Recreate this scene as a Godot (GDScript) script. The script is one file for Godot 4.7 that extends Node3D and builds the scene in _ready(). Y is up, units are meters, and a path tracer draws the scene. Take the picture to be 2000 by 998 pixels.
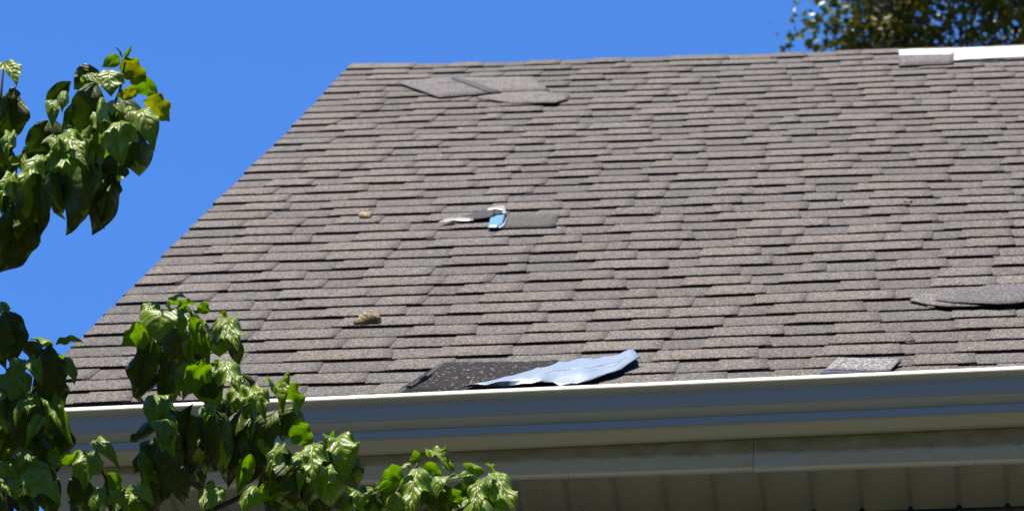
extends Node3D
# A steep shingle roof seen from the garden through the top of a dogwood. y is up, metres.

const EAVE := 7.4333          # height of the lower shingle edge
const S := 0.70710678         # 45 degree pitch
const STEP := 0.143           # exposure of one shingle course
const FOCAL := 8500.0         # lens, in pixels of a 2000 wide picture
const CX := 1985.1
const CY := 499.0
const LEFT := -2.51           # rake edge
const RIGHT := 3.2            # the roof goes on past the frame
var cam_at := Vector3(0, 1.6, 9.117)
var ax: Vector3
var rt: Vector3
var up: Vector3
var used := {}
var rng := RandomNumberGenerator.new()
var noise := FastNoiseLite.new()
var M := {}

# ------------------------------------------------------------------ helpers
func numbered(called: String, parent: Node) -> String:
	var key := str(parent.get_instance_id()) + called
	var k: int = used.get(key, 0)
	used[key] = k + 1
	return called if k == 0 else "%s_%03d" % [called, k]

func thing(called: String, label: String, category: String, at := Vector3.ZERO, group := "") -> Node3D:
	var o := Node3D.new()
	o.name = numbered(called, self)
	add_child(o, true)
	o.position = at
	o.set_meta("label", label)
	o.set_meta("category", category)
	if group != "":
		o.set_meta("group", group)
	return o

func obj(called: String, mesh: Mesh, m: Material, parent: Node3D) -> MeshInstance3D:
	var o := MeshInstance3D.new()
	o.name = numbered(called, parent)
	o.mesh = mesh
	o.material_override = m
	parent.add_child(o, true)
	# meshes are written in world coordinates: undo the place of the parents
	var shift := Vector3.ZERO
	var p: Node = parent
	while p != self and p is Node3D:
		shift += (p as Node3D).position
		p = p.get_parent()
	o.position = -shift
	return o

func group_part(called: String, parent: Node3D) -> Node3D:
	var o := Node3D.new()
	o.name = numbered(called, parent)
	parent.add_child(o, true)
	return o

func begin() -> SurfaceTool:
	var st := SurfaceTool.new()
	st.begin(Mesh.PRIMITIVE_TRIANGLES)
	return st

func done(st: SurfaceTool, smooth := false) -> ArrayMesh:
	st.generate_normals()
	return st.commit()

func quad(st: SurfaceTool, a: Vector3, b: Vector3, c: Vector3, d: Vector3, ca: Color, ua := Vector2.ZERO, ub := Vector2.ZERO, uc := Vector2.ZERO, ud := Vector2.ZERO) -> void:
	# a b c d clockwise seen from outside
	for k in [[a, ua], [b, ub], [c, uc], [a, ua], [c, uc], [d, ud]]:
		st.set_color(ca)
		st.set_uv(k[1])
		st.add_vertex(k[0])

func box(st: SurfaceTool, lo: Vector3, hi: Vector3, col := Color.WHITE) -> void:
	var p := []
	for k in 8:
		p.append(Vector3(hi.x if k & 1 else lo.x, hi.y if k & 2 else lo.y, hi.z if k & 4 else lo.z))
	for f in [[4, 6, 7, 5], [1, 3, 2, 0], [0, 2, 6, 4], [5, 7, 3, 1], [6, 2, 3, 7], [0, 4, 5, 1]]:
		var a: Vector3 = p[f[0]]
		var b: Vector3 = p[f[1]]
		var c: Vector3 = p[f[2]]
		var d: Vector3 = p[f[3]]
		var nrm := (b - a).cross(c - a).abs()
		var uv := []
		for q in [a, b, c, d]:
			uv.append(Vector2(q.x, q.y) if nrm.z > nrm.x and nrm.z > nrm.y else (Vector2(q.z, q.y) if nrm.x > nrm.y else Vector2(q.x, q.z)))
		quad(st, a, b, c, d, col, uv[0], uv[1], uv[2], uv[3])

func tube(st: SurfaceTool, pts: Array, radii: Array, sides := 8, col := Color.WHITE) -> void:
	var rings := []
	for i in pts.size():
		var d: Vector3 = (pts[mini(i + 1, pts.size() - 1)] - pts[maxi(i - 1, 0)]).normalized()
		var a := d.cross(Vector3(0.31, 0.2, 0.93)).normalized()
		var b := d.cross(a)
		var ring := []
		for k in sides:
			var w := TAU * k / sides
			ring.append(pts[i] + (a * cos(w) + b * sin(w)) * radii[i])
		rings.append(ring)
	for i in pts.size() - 1:
		for k in sides:
			var n := (k + 1) % sides
			quad(st, rings[i][k], rings[i + 1][k], rings[i + 1][n], rings[i][n], col, Vector2(float(k) / sides, i), Vector2(float(k) / sides, i + 1), Vector2(float(k + 1) / sides, i + 1), Vector2(float(k + 1) / sides, i))
	var last: Array = rings[-1]
	for k in sides:
		st.set_color(col)
		st.add_vertex(pts[-1])
		st.set_color(col)
		st.add_vertex(last[(k + 1) % sides])
		st.set_color(col)
		st.add_vertex(last[k])

func at(px: float, py: float, depth: float) -> Vector3:
	return cam_at + (ax + rt * ((px - CX) / FOCAL) - up * ((py - CY) / FOCAL)) * depth

func roof(px: float, py: float, h := 0.0) -> Vector3:
	# the point of the roof plane, lifted by h, that a pixel of the photograph shows
	var d := at(px, py, 1.0) - cam_at
	var n := Vector3(0, S, S)
	return cam_at + d * ((Vector3(0, EAVE, 0) + n * h - cam_at).dot(n) / d.dot(n))

func level(px: float, py: float, y: float) -> Vector3:
	var d := at(px, py, 1.0) - cam_at
	return cam_at + d * ((y - cam_at.y) / d.y)

func upright(px: float, py: float, z: float) -> Vector3:
	var d := at(px, py, 1.0) - cam_at
	return cam_at + d * ((z - cam_at.z) / d.z)

func warp(x: float, v: float) -> float:
	var a := 0.010 * exp(-pow((x + 2.55) / 0.33, 2.0)) * smoothstep(4.6, 5.8, v)
	return a + 0.006 * noise.get_noise_2d(x * 9.0, v * 9.0)

func rp(x: float, v: float, h: float) -> Vector3:
	h += warp(x, v)
	return Vector3(x, EAVE + (v + h) * S, (h - v) * S)

# ------------------------------------------------------------------ textures
func grain_image(size: int, seed_: int, low: float, high: float, coarse: float) -> Image:
	var g := RandomNumberGenerator.new()
	g.seed = seed_
	var raw := PackedFloat32Array()
	raw.resize(size * size)
	for i in raw.size():
		raw[i] = g.randf()
	var half := size / 2
	var big := PackedFloat32Array()
	big.resize(half * half)
	for i in big.size():
		big[i] = g.randf()
	var out := PackedByteArray()
	out.resize(size * size * 3)
	for y in size:
		for x in size:
			var a := raw[y * size + x]
			var b := big[(y / 2) * half + x / 2]
			var v := lerpf(a, b, coarse)
			v = low + (high - low) * v * v * (3.0 - 2.0 * v)
			if a > 0.985:
				v = minf(1.0, v * 1.6)
			elif a < 0.06:
				v *= 0.55
			var q := (a * 7.0 - floorf(a * 7.0)) - 0.5
			var i := (y * size + x) * 3
			out[i] = int(clampf(v * (1.0 + 0.05 * q), 0, 1) * 255)
			out[i + 1] = int(clampf(v, 0, 1) * 255)
			out[i + 2] = int(clampf(v * (1.0 - 0.06 * q), 0, 1) * 255)
	return Image.create_from_data(size, size, false, Image.FORMAT_RGB8, out)

func tex(img: Image) -> ImageTexture:
	img.generate_mipmaps()
	return ImageTexture.create_from_image(img)

func normals_of(img: Image, strength: float) -> ImageTexture:
	var c: Image = img.duplicate()
	c.bump_map_to_normal_map(strength)
	return tex(c)

func leaf_images(seed_: int, base: Color, vein: Color, blotch: Color, blotchy: float) -> Array:
	# x runs across the blade, y from the stalk to the tip; arched side veins as on a dogwood
	var w := 192
	var h := 320
	var col := Image.create(w, h, false, Image.FORMAT_RGB8)
	var hi := Image.create(w, h, false, Image.FORMAT_RGB8)
	var n := FastNoiseLite.new()
	n.seed = seed_
	n.frequency = 0.02
	var n2 := FastNoiseLite.new()
	n2.seed = seed_ + 5
	n2.frequency = 0.09
	for y in h:
		for x in w:
			var s := (x + 0.5) / w * 2.0 - 1.0
			var t := (y + 0.5) / h
			var q := (t - 0.34 * pow(absf(s), 1.35) * (1.1 - 0.5 * t)) * 6.6 + 0.3 * signf(s) * 0.5
			var f := absf(q - roundf(q))            # 0 on a side vein
			var mid := absf(s)
			var v := maxf(1.0 - f / 0.075, 0.0) * smoothstep(1.0, 0.55, mid) * 0.55
			v = maxf(v, 1.0 - mid / 0.05)
			v = clampf(v, 0, 1)
			var patch := smoothstep(0.1, 0.5, n.get_noise_2d(x, y) + 0.25 * n2.get_noise_2d(x, y)) * blotchy
			var tone := 1.0 + 0.34 * n.get_noise_2d(x + 300, y) + 0.16 * n2.get_noise_2d(x, y)
			var c := base * tone
			c = c.lerp(vein, v * 0.7).lerp(blotch, patch)
			col.set_pixel(x, y, Color(c.r, c.g, c.b).clamp().linear_to_srgb())
			var bulge := sqrt(clampf(f * 2.0, 0, 1)) * smoothstep(0.0, 0.16, mid) * (1.0 - 0.4 * mid)
			bulge = bulge * 0.8 + 0.12 * n2.get_noise_2d(x * 1.3, y * 1.3) + 0.1 - 0.25 * maxf(1.0 - mid / 0.06, 0.0)
			hi.set_pixel(x, y, Color(bulge, bulge, bulge).clamp())
	return [tex(col), normals_of(hi, 5.5)]

func mat(c: Color, rough := 0.8, use_vertex := false) -> StandardMaterial3D:
	var m := StandardMaterial3D.new()
	m.albedo_color = c.linear_to_srgb()
	m.roughness = rough
	m.vertex_color_use_as_albedo = use_vertex
	return m

func trim_image(seed_: int, streak: float, algae: float, speck: float, paint: Color) -> ImageTexture:
	# painted metal trim: faint streaks, an algae band in its upper half, mould specks
	var w := 1024
	var h := 96
	var img := Image.create(w, h, false, Image.FORMAT_RGB8)
	var n := FastNoiseLite.new()
	n.seed = seed_
	n.frequency = 0.012
	var n2 := FastNoiseLite.new()
	n2.seed = seed_ + 3
	n2.frequency = 0.11
	for y in h:
		for x in w:
			var t := float(y) / h
			var k := 1.0 + streak * n2.get_noise_2d(x * 0.9, y * 0.06) + 0.05 * n.get_noise_2d(x * 2.0, y)
			var c := paint * k
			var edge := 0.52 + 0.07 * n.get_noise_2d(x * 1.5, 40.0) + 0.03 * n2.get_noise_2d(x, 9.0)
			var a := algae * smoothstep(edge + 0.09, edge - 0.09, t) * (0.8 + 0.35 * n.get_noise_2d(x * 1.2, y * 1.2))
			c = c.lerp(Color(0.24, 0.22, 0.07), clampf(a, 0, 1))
			if speck > 0.0 and n2.get_noise_2d(x * 1.9, y * 2.3 + 500.0) > 0.62 - 0.16 * n.get_noise_2d(x * 0.8, 77.0) and t > 0.2:
				c = c.lerp(Color(0.06, 0.06, 0.05), speck)
			img.set_pixel(x, y, Color(c.r, c.g, c.b).clamp().linear_to_srgb())
	return tex(img)

func make_materials() -> void:
	var g := grain_image(1024, 11, 0.30, 1.0, 0.62)
	var m := mat(Color.WHITE, 0.93, true)
	m.albedo_texture = tex(g)
	m.normal_enabled = true
	m.normal_texture = normals_of(g, 2.2)
	m.normal_scale = 0.7
	M.shingle = m
	m = mat(Color.WHITE, 0.9, true)
	m.albedo_texture = M.shingle.albedo_texture
	M.plain = m
	m = mat(Color.WHITE, 0.6, true)
	m.albedo_texture = trim_image(4, 0.32, 0.0, 0.45, Color(0.455, 0.462, 0.395))
	M.gutter = m
	m = mat(Color.WHITE, 0.55)
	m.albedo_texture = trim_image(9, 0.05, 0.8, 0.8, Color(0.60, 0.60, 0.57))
	m.albedo_color = Color(1.0, 1.0, 0.97)
	M.fascia = m
	M.white = mat(Color(0.74, 0.75, 0.76), 0.5)
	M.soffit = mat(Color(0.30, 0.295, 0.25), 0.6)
	M.siding = mat(Color(0.27, 0.26, 0.22), 0.7)
	M.deck = mat(Color(0.17, 0.12, 0.075), 0.9)
	M.dark = mat(Color(0.02, 0.02, 0.02), 0.9)
	# soffit with a field of small round vent holes
	var img := Image.create(64, 64, false, Image.FORMAT_RGB8)
	for y in 64:
		for x in 64:
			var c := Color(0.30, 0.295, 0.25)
			for q in [Vector2(16, 16), Vector2(48, 48)]:
				if Vector2(x, y).distance_to(q) < 9.0:
					c = Color(0.10, 0.10, 0.09)
			img.set_pixel(x, y, c.linear_to_srgb())
	m = mat(Color.WHITE, 0.6)
	m.albedo_texture = tex(img)
	M.vented = m
	# bitumen back of a shingle, sprinkled with pale grit
	var gi := Image.create(512, 512, false, Image.FORMAT_RGB8)
	var r := RandomNumberGenerator.new()
	r.seed = 77
	for y in 512:
		for x in 512:
			var k := 0.014 + 0.012 * r.randf()
			gi.set_pixel(x, y, Color(k * 1.05, k, k).linear_to_srgb())
	for i in 24000:
		var k := r.randf_range(0.015, 0.10)
		if r.randf() < 0.30:
			k = r.randf_range(0.25, 0.6)
		var x := r.randi() % 510
		var y := r.randi() % 510
		gi.fill_rect(Rect2i(x, y, 1, 1), Color(k, k * 0.94, k * 0.85).linear_to_srgb())
	m = mat(Color.WHITE, 0.85, true)
	m.albedo_texture = tex(gi)
	m.metallic_specular = 0.15
	m.normal_enabled = true
	m.normal_texture = normals_of(gi, 3.0)
	M.bitumen = m
	m = mat(Color.WHITE, 0.38, true)
	m.backlight_enabled = true
	m.backlight = Color(0.08, 0.09, 0.10)
	M.film = m
	M.sheet = mat(Color.WHITE, 0.6, true)
	m = mat(Color(0.06, 0.045, 0.033), 0.9)
	var bn := NoiseTexture2D.new()
	bn.noise = noise
	bn.as_normal_map = true
	m.normal_enabled = true
	m.normal_texture = bn
	M.bark = m
	# leaf colours: darkened for shaded blades, brightened for sunlit ones, yellower backlit blades
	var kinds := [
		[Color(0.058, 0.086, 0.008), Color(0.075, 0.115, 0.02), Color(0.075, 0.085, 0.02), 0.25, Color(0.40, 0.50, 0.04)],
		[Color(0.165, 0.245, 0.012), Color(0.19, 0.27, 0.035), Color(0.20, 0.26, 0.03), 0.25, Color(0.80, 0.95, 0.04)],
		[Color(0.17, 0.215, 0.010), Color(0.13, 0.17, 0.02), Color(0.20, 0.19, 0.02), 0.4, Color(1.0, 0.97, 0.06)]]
	M.leaf = []
	for k in 3:
		var a := leaf_images(30 + k, kinds[k][0], kinds[k][1], kinds[k][2], kinds[k][3])
		m = mat(Color.WHITE, [0.44, 0.36, 0.42][k])
		m.metallic_specular = [0.35, 0.5, 0.4][k]
		m.albedo_texture = a[0]
		m.normal_enabled = true
		m.normal_texture = a[1]
		m.normal_scale = 1.0
		m.backlight_enabled = true
		m.backlight = kinds[k][4]
		m.cull_mode = BaseMaterial3D.CULL_DISABLED
		M.leaf.append(m)
	m = mat(Color.WHITE, 0.36, true)
	m.metallic_specular = 0.4
	m.backlight_enabled = true
	m.backlight = Color(0.6, 0.66, 0.05)
	m.cull_mode = BaseMaterial3D.CULL_DISABLED
	M.far_leaf = m

# ------------------------------------------------------------------ roof covering
func shingle_piece(st: SurfaceTool, x0: float, x1: float, v0: float, raised: float, slant: float, col: Color, top_v: float) -> void:
	# one tab: a sagging edge with a dark bitumen butt, its granule face running up under the next course
	var cols := maxi(2, int(ceil((x1 - x0) / 0.045)))
	var rows := [0.0, 0.0022, 0.5 * STEP, minf(STEP * 1.12, top_v - v0)]
	var grid := []
	var sag := rng.randf_range(-0.0015, 0.0015)
	var tilt := rng.randf_range(-0.0025, 0.0025)
	for j in 4:
		var line := []
		var f: float = rows[j] / STEP
		for i in cols + 1:
			var s := float(i) / cols
			var x := lerpf(x0 - slant * (0.5 - f) , x1 + slant * (0.5 - f), s)
			var ragged := 0.0022 * noise.get_noise_2d(x * 900.0, v0 * 700.0) if j < 2 else 0.0
			var v: float = v0 + rows[j] + ragged + (tilt * (s - 0.5) + sag if j < 2 else 0.0)
			var h := 0.0060 * (1.0 - f) + raised
			if j < 2:
				h += 0.0012 * noise.get_noise_2d(x * 300.0 + 50.0, v0 * 300.0)
			if j == 0:
				h -= 0.0012
			line.append([rp(x, v, h), Vector2(x, v) / 2.2])
		grid.append(line)
	for j in 3:
		for i in cols:
			var a: Array = grid[j][i]
			var b: Array = grid[j + 1][i]
			var c: Array = grid[j + 1][i + 1]
			var d: Array = grid[j][i + 1]
			quad(st, a[0], b[0], c[0], d[0], col, a[1], b[1], c[1], d[1])
	var down := Vector3(0, S, S) * -(raised + 0.0078)
	var dark := Color(0.022, 0.019, 0.017)
	var side := Color(col.r * 0.55, col.g * 0.55, col.b * 0.55)
	for i in cols:
		var a: Vector3 = grid[0][i][0]
		var d: Vector3 = grid[0][i + 1][0]
		quad(st, a + down, a, d, d + down, dark)
	for e in [0, cols]:
		for j in 3:
			var a: Vector3 = grid[j][e][0]
			var b: Vector3 = grid[j + 1][e][0]
			if e == 0:
				quad(st, b + down, b, a, a + down, side)
			else:
				quad(st, a + down, a, b, b + down, side)

func shingle_tone(raised: bool, x: float, v: float) -> Color:
	var k := rng.randf_range(0.90, 1.10) * (1.0 + 0.16 * noise.get_noise_2d(x * 14.0 + 90.0, v * 9.0))
	var c := Color(0.205, 0.180, 0.155) if raised else Color(0.168, 0.150, 0.134)
	var warm := rng.randf_range(-0.03, 0.03)
	return Color(c.r * k * (1.0 + warm), c.g * k, c.b * k * (1.0 - warm))

func build_shingles(roof_part: Node3D) -> void:
	var single := 0
	var rest := begin()
	for n in 41:
		var v0 := n * STEP
		var x := LEFT + rng.randf_range(-0.005, 0.005)
		var raised := rng.randf() < 0.5
		var joint := false
		var was_joint := false
		while x < RIGHT:
			var w := rng.randf_range(0.12, 0.27) if raised else rng.randf_range(0.08, 0.21)
			if raised and rng.randf() < 0.12:
				w *= 0.5
			var x1 := minf(x + w, RIGHT)
			var col := shingle_tone(raised, x, v0)
			var own := x < 0.06 and single < 298 and not (n > 37)
			var st := begin() if own else rest
			was_joint = joint
			joint = raised and rng.randf() < 0.22
			var extra := 0.0 if raised else 0.017
			var first := x < LEFT + 0.02
			shingle_piece(st, x - (0.0 if first else extra), x1 + extra, v0 + rng.randf_range(-0.0018, 0.0018), 0.0031 if raised else 0.0, 0.0 if first or joint or was_joint else (rng.randf_range(0.003, 0.02) if raised else 0.0), col, 41.05 * STEP)
			if own:
				obj("shingle", done(st), M.shingle, roof_part)
				single += 1
			x = x1
			if joint:
				x += 0.0012      # two tabs side by side, a joint between
			else:
				raised = not raised
	var o := obj("upper_shingles", done(rest), M.shingle, roof_part)
	o.set_meta("kind", "stuff")

# sheets: two rows of (pixel x, pixel y, lift) laid on the roof and lofted
func loft(st: SurfaceTool, low: Array, high: Array, rows: int, thick: float, crumple: float, top_col: Color, under_col: Color, seg := 4) -> void:
	var nrm := Vector3(0, S, S)
	var lines := []
	var cols: int = (low.size() - 1) * seg
	for j in rows + 1:
		var line := []
		for i in cols + 1:
			var k := mini(i / seg, low.size() - 2)
			var f := float(i - k * seg) / seg
			var a: Vector3 = low[k].lerp(low[k + 1], f)
			var b: Vector3 = high[k].lerp(high[k + 1], f)
			var q := a.lerp(b, float(j) / rows)
			var p := roof(q.x, q.y, q.z)
			p += nrm * warp(p.x, (p.y - EAVE) / S) * 0.5
			var fold := 0.35 - absf(noise.get_noise_2d(p.x * 60.0 + p.y * 50.0, p.y * 110.0 - p.x * 35.0))
			p += nrm * crumple * (fold + 0.4 * noise.get_noise_2d(p.x * 330.0, p.y * 330.0))
			line.append([p, Vector2(p.x, (p.y - EAVE) / S) / 2.2])
		lines.append(line)
	for j in rows:
		for i in cols:
			var a: Array = lines[j][i]
			var b: Array = lines[j + 1][i]
			var c: Array = lines[j + 1][i + 1]
			var d: Array = lines[j][i + 1]
			quad(st, a[0], b[0], c[0], d[0], top_col, a[1], b[1], c[1], d[1])
			var t := nrm * -thick
			quad(st, d[0] + t, c[0] + t, b[0] + t, a[0] + t, under_col, d[1], c[1], b[1], a[1])
	var ring := []
	for i in cols + 1:
		ring.append(lines[0][cols - i][0])
	for j in range(1, rows + 1):
		ring.append(lines[j][0][0])
	for i in range(1, cols + 1):
		ring.append(lines[rows][i][0])
	for j in range(1, rows):
		ring.append(lines[rows - j][cols][0])
	for i in ring.size():
		var a: Vector3 = ring[i]
		var b: Vector3 = ring[(i + 1) % ring.size()]
		var t := nrm * -thick
		quad(st, a, a + t, b + t, b, under_col)

func v3(a: Array) -> Array:
	var out := []
	for k in range(0, a.size(), 3):
		out.append(Vector3(a[k], a[k + 1], a[k + 2]))
	return out

func sheet(called: String, low: Array, high: Array, m: Material, parent: Node3D, top_col: Color, under_col: Color, thick := 0.004, crumple := 0.0, rows := 4) -> MeshInstance3D:
	var st := begin()
	loft(st, v3(low), v3(high), rows, thick, crumple, top_col, under_col)
	return obj(called, done(st), m, parent)

func chunk(called: String, label: String, px: float, py: float, size: Vector3, col: Color, seed_: int, group: String) -> void:
	var g := RandomNumberGenerator.new()
	g.seed = seed_
	var c := roof(px, py, size.y * 0.25)
	var o := thing(called, label, "debris", c, group)
	var st := begin()
	var ring := []
	var lumps := FastNoiseLite.new()
	lumps.seed = seed_
	lumps.frequency = 0.9
	for j in 8:
		var line := []
		for i in 11:
			var a := TAU * i / 10.0
			var b := PI * j / 7.0
			var d := Vector3(sin(b) * cos(a), cos(b), sin(b) * sin(a))
			var k := 1.0 + 0.75 * lumps.get_noise_3dv(d) + 0.25 * lumps.get_noise_3dv(d * 3.0)
			d = Vector3(signf(d.x) * pow(absf(d.x), 0.75), signf(d.y) * pow(absf(d.y), 0.75), signf(d.z) * pow(absf(d.z), 0.75)) * k
			var q := d * size * 0.5
			line.append(c + Vector3(q.x, (q.y + q.z * -0.6) * 0.8, q.z))
		ring.append(line)
	for j in 7:
		for i in 10:
			var k := g.randf_range(0.88, 1.1)
			quad(st, ring[j + 1][i], ring[j][i], ring[j][i + 1], ring[j + 1][i + 1], Color(col.r * k, col.g * k, col.b * k), Vector2(i, j) * 0.01, Vector2(i, j + 1) * 0.01, Vector2(i + 1, j + 1) * 0.01, Vector2(i + 1, j) * 0.01)
	obj("body", done(st), M.plain, o)

# ------------------------------------------------------------------ house
func gutter_y(x: float) -> float:
	# the gutter falls to its outlet on the left
	return EAVE - 0.0500 + 0.0136 * minf(x, 3.3)

func build_house() -> void:
	var h := thing("house", "house with a steep grey brown shingle roof and white gutter", "house", Vector3(0, 0, -3))
	# roof: deck, then every shingle
	var st := begin()
	var ridge := 41.05 * STEP
	var n := Vector3(0, S, S)
	var x0 := LEFT + 0.012
	for part in 12:
		var va := ridge * part / 12.0
		var vb := ridge * (part + 1) / 12.0
		for k in 12:
			var xa := lerpf(x0, RIGHT, k / 12.0)
			var xb := lerpf(x0, RIGHT, (k + 1) / 12.0)
			quad(st, rp(xa, va, -0.008), rp(xa, vb, -0.008), rp(xb, vb, -0.008), rp(xb, va, -0.008), Color.WHITE)
			quad(st, rp(xb, va, -0.032), rp(xb, vb, -0.032), rp(xa, vb, -0.032), rp(xa, va, -0.032), Color.WHITE)
		quad(st, rp(x0, va, -0.032), rp(x0, vb, -0.032), rp(x0, vb, -0.008), rp(x0, va, -0.008), Color.WHITE)
	quad(st, rp(x0, 0, -0.032), rp(x0, 0, -0.008), rp(RIGHT, 0, -0.008), rp(RIGHT, 0, -0.032), Color.WHITE)
	var roof_part := obj("roof", done(st), M.deck, h)
	build_shingles(roof_part)
	# the far slope and the gables
	st = begin()
	var top := rp(0, ridge, 0)
	for k in 12:
		var xa := lerpf(x0, RIGHT, k / 12.0)
		var xb := lerpf(x0, RIGHT, (k + 1) / 12.0)
		var da := rp(xa, ridge, -0.004)
		var db := rp(xb, ridge, -0.004)
		quad(st, db, da, Vector3(xa, EAVE, 2 * top.z), Vector3(xb, EAVE, 2 * top.z), Color(0.13, 0.115, 0.105), Vector2(xb, 0), Vector2(xa, 0), Vector2(xa, 3), Vector2(xb, 3))
	obj("back_slope", done(st), M.shingle, roof_part)
	# white strip along the ridge where the caps are gone
	var strip_col := Color(0.36, 0.375, 0.40)
	sheet("ridge_strip", [1757, 109, 0.008, 1812, 108, 0.008, 1868, 107, 0.008], [1757, 97, 0.012, 1812, 95.5, 0.012, 1868, 94, 0.012], M.sheet, h, strip_col, strip_col, 0.003, 0.003, 2)
	sheet("ridge_strip", [1864, 118, 0.013, 1930, 115, 0.013, 2060, 110, 0.013, 2420, 97, 0.013], [1866, 94.5, 0.016, 1930, 92, 0.016, 2060, 87, 0.016, 2420, 73, 0.016], M.sheet, h, strip_col, strip_col, 0.003, 0.004, 3)
	sheet("ridge_board", [1757, 97.3, 0.004, 1930, 91.9, 0.004, 2420, 73.2, 0.004], [1757, 95.3, 0.012, 1930, 89.9, 0.012, 2420, 71, 0.012], M.plain, h, Color(0.42, 0.31, 0.12), Color(0.42, 0.31, 0.12), 0.01, 0.0, 1)
	var sc := Color(0.189, 0.168, 0.156)
	var bk := Color(0.022, 0.02, 0.018)
	sheet("ridge_shingle", [1757, 128.5, 0.013, 1812, 126.5, 0.013, 1864, 125, 0.012], [1757, 108, 0.012, 1812, 107, 0.012, 1864, 106, 0.011], M.shingle, h, sc, bk, 0.005, 0.001, 2)
	# shingles lifted and slid out of their courses
	var o := sheet("lifted_shingle", [780, 163, 0.012, 820, 177, 0.017, 858, 190, 0.015, 915, 186, 0.011, 966, 181, 0.0095], [784, 158, 0.010, 806, 156, 0.009, 830, 154.5, 0.009, 855, 153, 0.009, 884, 151.5, 0.009], M.shingle, h, Color(0.207, 0.188, 0.177), bk, 0.005, 0.002)
	o.set_meta("label", "shingle slid out of place with its left edge lifted")
	sheet("lifted_shingle", [980, 180, 0.0095, 1020, 178.5, 0.0095, 1074, 177, 0.010], [893, 151.5, 0.009, 960, 151, 0.010, 1040, 149.5, 0.010], M.shingle, h, Color(0.231, 0.211, 0.195), bk, 0.005, 0.001)
	sheet("seal_strip", [958, 181.5, 0.0135, 968, 181, 0.0135, 981, 180, 0.0135], [880, 152.5, 0.0125, 886, 152, 0.0125, 895, 151.5, 0.0125], M.plain, h, Color(0.070, 0.075, 0.085), Color(0.06, 0.06, 0.07), 0.002, 0.002)
	sheet("lifted_shingle", [930, 191, 0.008, 968, 196.5, 0.009, 1000, 201.5, 0.010, 1084, 200, 0.016, 1112, 191.5, 0.010], [936, 188, 0.008, 975, 183, 0.008, 1008, 181, 0.009, 1068, 178, 0.010, 1082, 182, 0.009], M.shingle, h, Color(0.225, 0.207, 0.189), bk, 0.004, 0.002)
	o = sheet("curled_shingle", [1778, 586, 0.010, 1812, 594, 0.012, 1850, 598, 0.015, 1900, 598, 0.0155, 1945, 595, 0.0145], [1788, 576, 0.009, 1828, 573, 0.008, 1866, 571, 0.008, 1915, 576, 0.012, 1948, 588, 0.016], M.plain, h, Color(0.216, 0.204, 0.192), bk, 0.004, 0.0)
	o.set_meta("label", "pale lower layer of the split shingle")
	o = sheet("curled_shingle", [1828, 586.5, 0.014, 1862, 590, 0.018, 1910, 592, 0.021, 1950, 593.5, 0.022, 1976, 592.5, 0.021, 2000, 589.5, 0.019, 2045, 582, 0.016, 2090, 574, 0.009], [1842, 571, 0.009, 1872, 567.5, 0.008, 1902, 563, 0.008, 1932, 556.5, 0.009, 1960, 556, 0.008, 2000, 554, 0.008, 2045, 552.5, 0.008, 2090, 551, 0.008], M.shingle, h, Color(0.165, 0.152, 0.146), bk, 0.003, 0.002)
	o.set_meta("label", "shingle curled up at its lower edge above a black gap")
	o = sheet("exposed_mat", [957, 446, 0.0105, 1010, 444.5, 0.0105, 1085, 442.5, 0.0105], [985, 420.5, 0.010, 1030, 419.5, 0.010, 1092, 417.5, 0.010], M.plain, h, Color(0.084, 0.086, 0.070), bk, 0.004, 0.0005)
	o.set_meta("label", "bare olive grey patch where a tab has torn off")
	# gutter
	build_gutter(h)
	# fascia: two lengths of trim butted at a seam
	var low := upright(1500, 911, 0.016).y
	var seam := upright(1472, 890, 0.016).x
	for span in [[LEFT + 0.03, seam - 0.0006], [seam + 0.0006, RIGHT]]:
		st = begin()
		var k := 24
		for i in k:
			var xa: float = lerpf(span[0], span[1], float(i) / k)
			var xb: float = lerpf(span[0], span[1], float(i + 1) / k)
			var ya := EAVE - 0.03
			var yb := low
			var yc := low + 0.012
			quad(st, Vector3(xa, yb, 0.014), Vector3(xa, yb + 0.082, 0.012), Vector3(xb, yb + 0.082, 0.012), Vector3(xb, yb, 0.014), Color.WHITE, Vector2(xa / 1.4, 0.98), Vector2(xa / 1.4, 0.05), Vector2(xb / 1.4, 0.05), Vector2(xb / 1.4, 0.98))
			quad(st, Vector3(xa, yb + 0.082, 0.012), Vector3(xa, ya, 0.012), Vector3(xb, ya, 0.012), Vector3(xb, yb + 0.082, 0.012), Color.WHITE, Vector2(xa, 0.02), Vector2(xa, 0.03), Vector2(xb, 0.03), Vector2(xb, 0.02))
			quad(st, Vector3(xa, yb, -0.012), Vector3(xa, yb, 0.014), Vector3(xb, yb, 0.014), Vector3(xb, yb, -0.012), Color.WHITE, Vector2(xa, 0.98), Vector2(xa, 0.98), Vector2(xb, 0.98), Vector2(xb, 0.98))
			quad(st, Vector3(xb, yc, -0.012), Vector3(xb, ya, -0.012), Vector3(xa, ya, -0.012), Vector3(xa, yc, -0.012), Color.WHITE)
			quad(st, Vector3(xb, yb, -0.012), Vector3(xb, yc, -0.012), Vector3(xa, yc, -0.012), Vector3(xa, yb, -0.012), Color.WHITE)
		for e in 2:
			var xe: float = span[e]
			quad(st, Vector3(xe, low, -0.012), Vector3(xe, EAVE - 0.03, -0.012), Vector3(xe, EAVE - 0.03, 0.012), Vector3(xe, low, 0.013), Color.WHITE, Vector2(0, 0.9), Vector2(0, 0.9), Vector2(0, 0.9), Vector2(0, 0.9))
		obj("fascia", done(st), M.fascia, h)
	build_soffit(h, low)
	# wall below, rake boards
	var sy := low + 0.006
	var back := 2 * top.z
	st = begin()
	box(st, Vector3(LEFT + 0.28, 0.0, -0.42), Vector3(RIGHT, sy + 0.25, -0.245))
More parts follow.
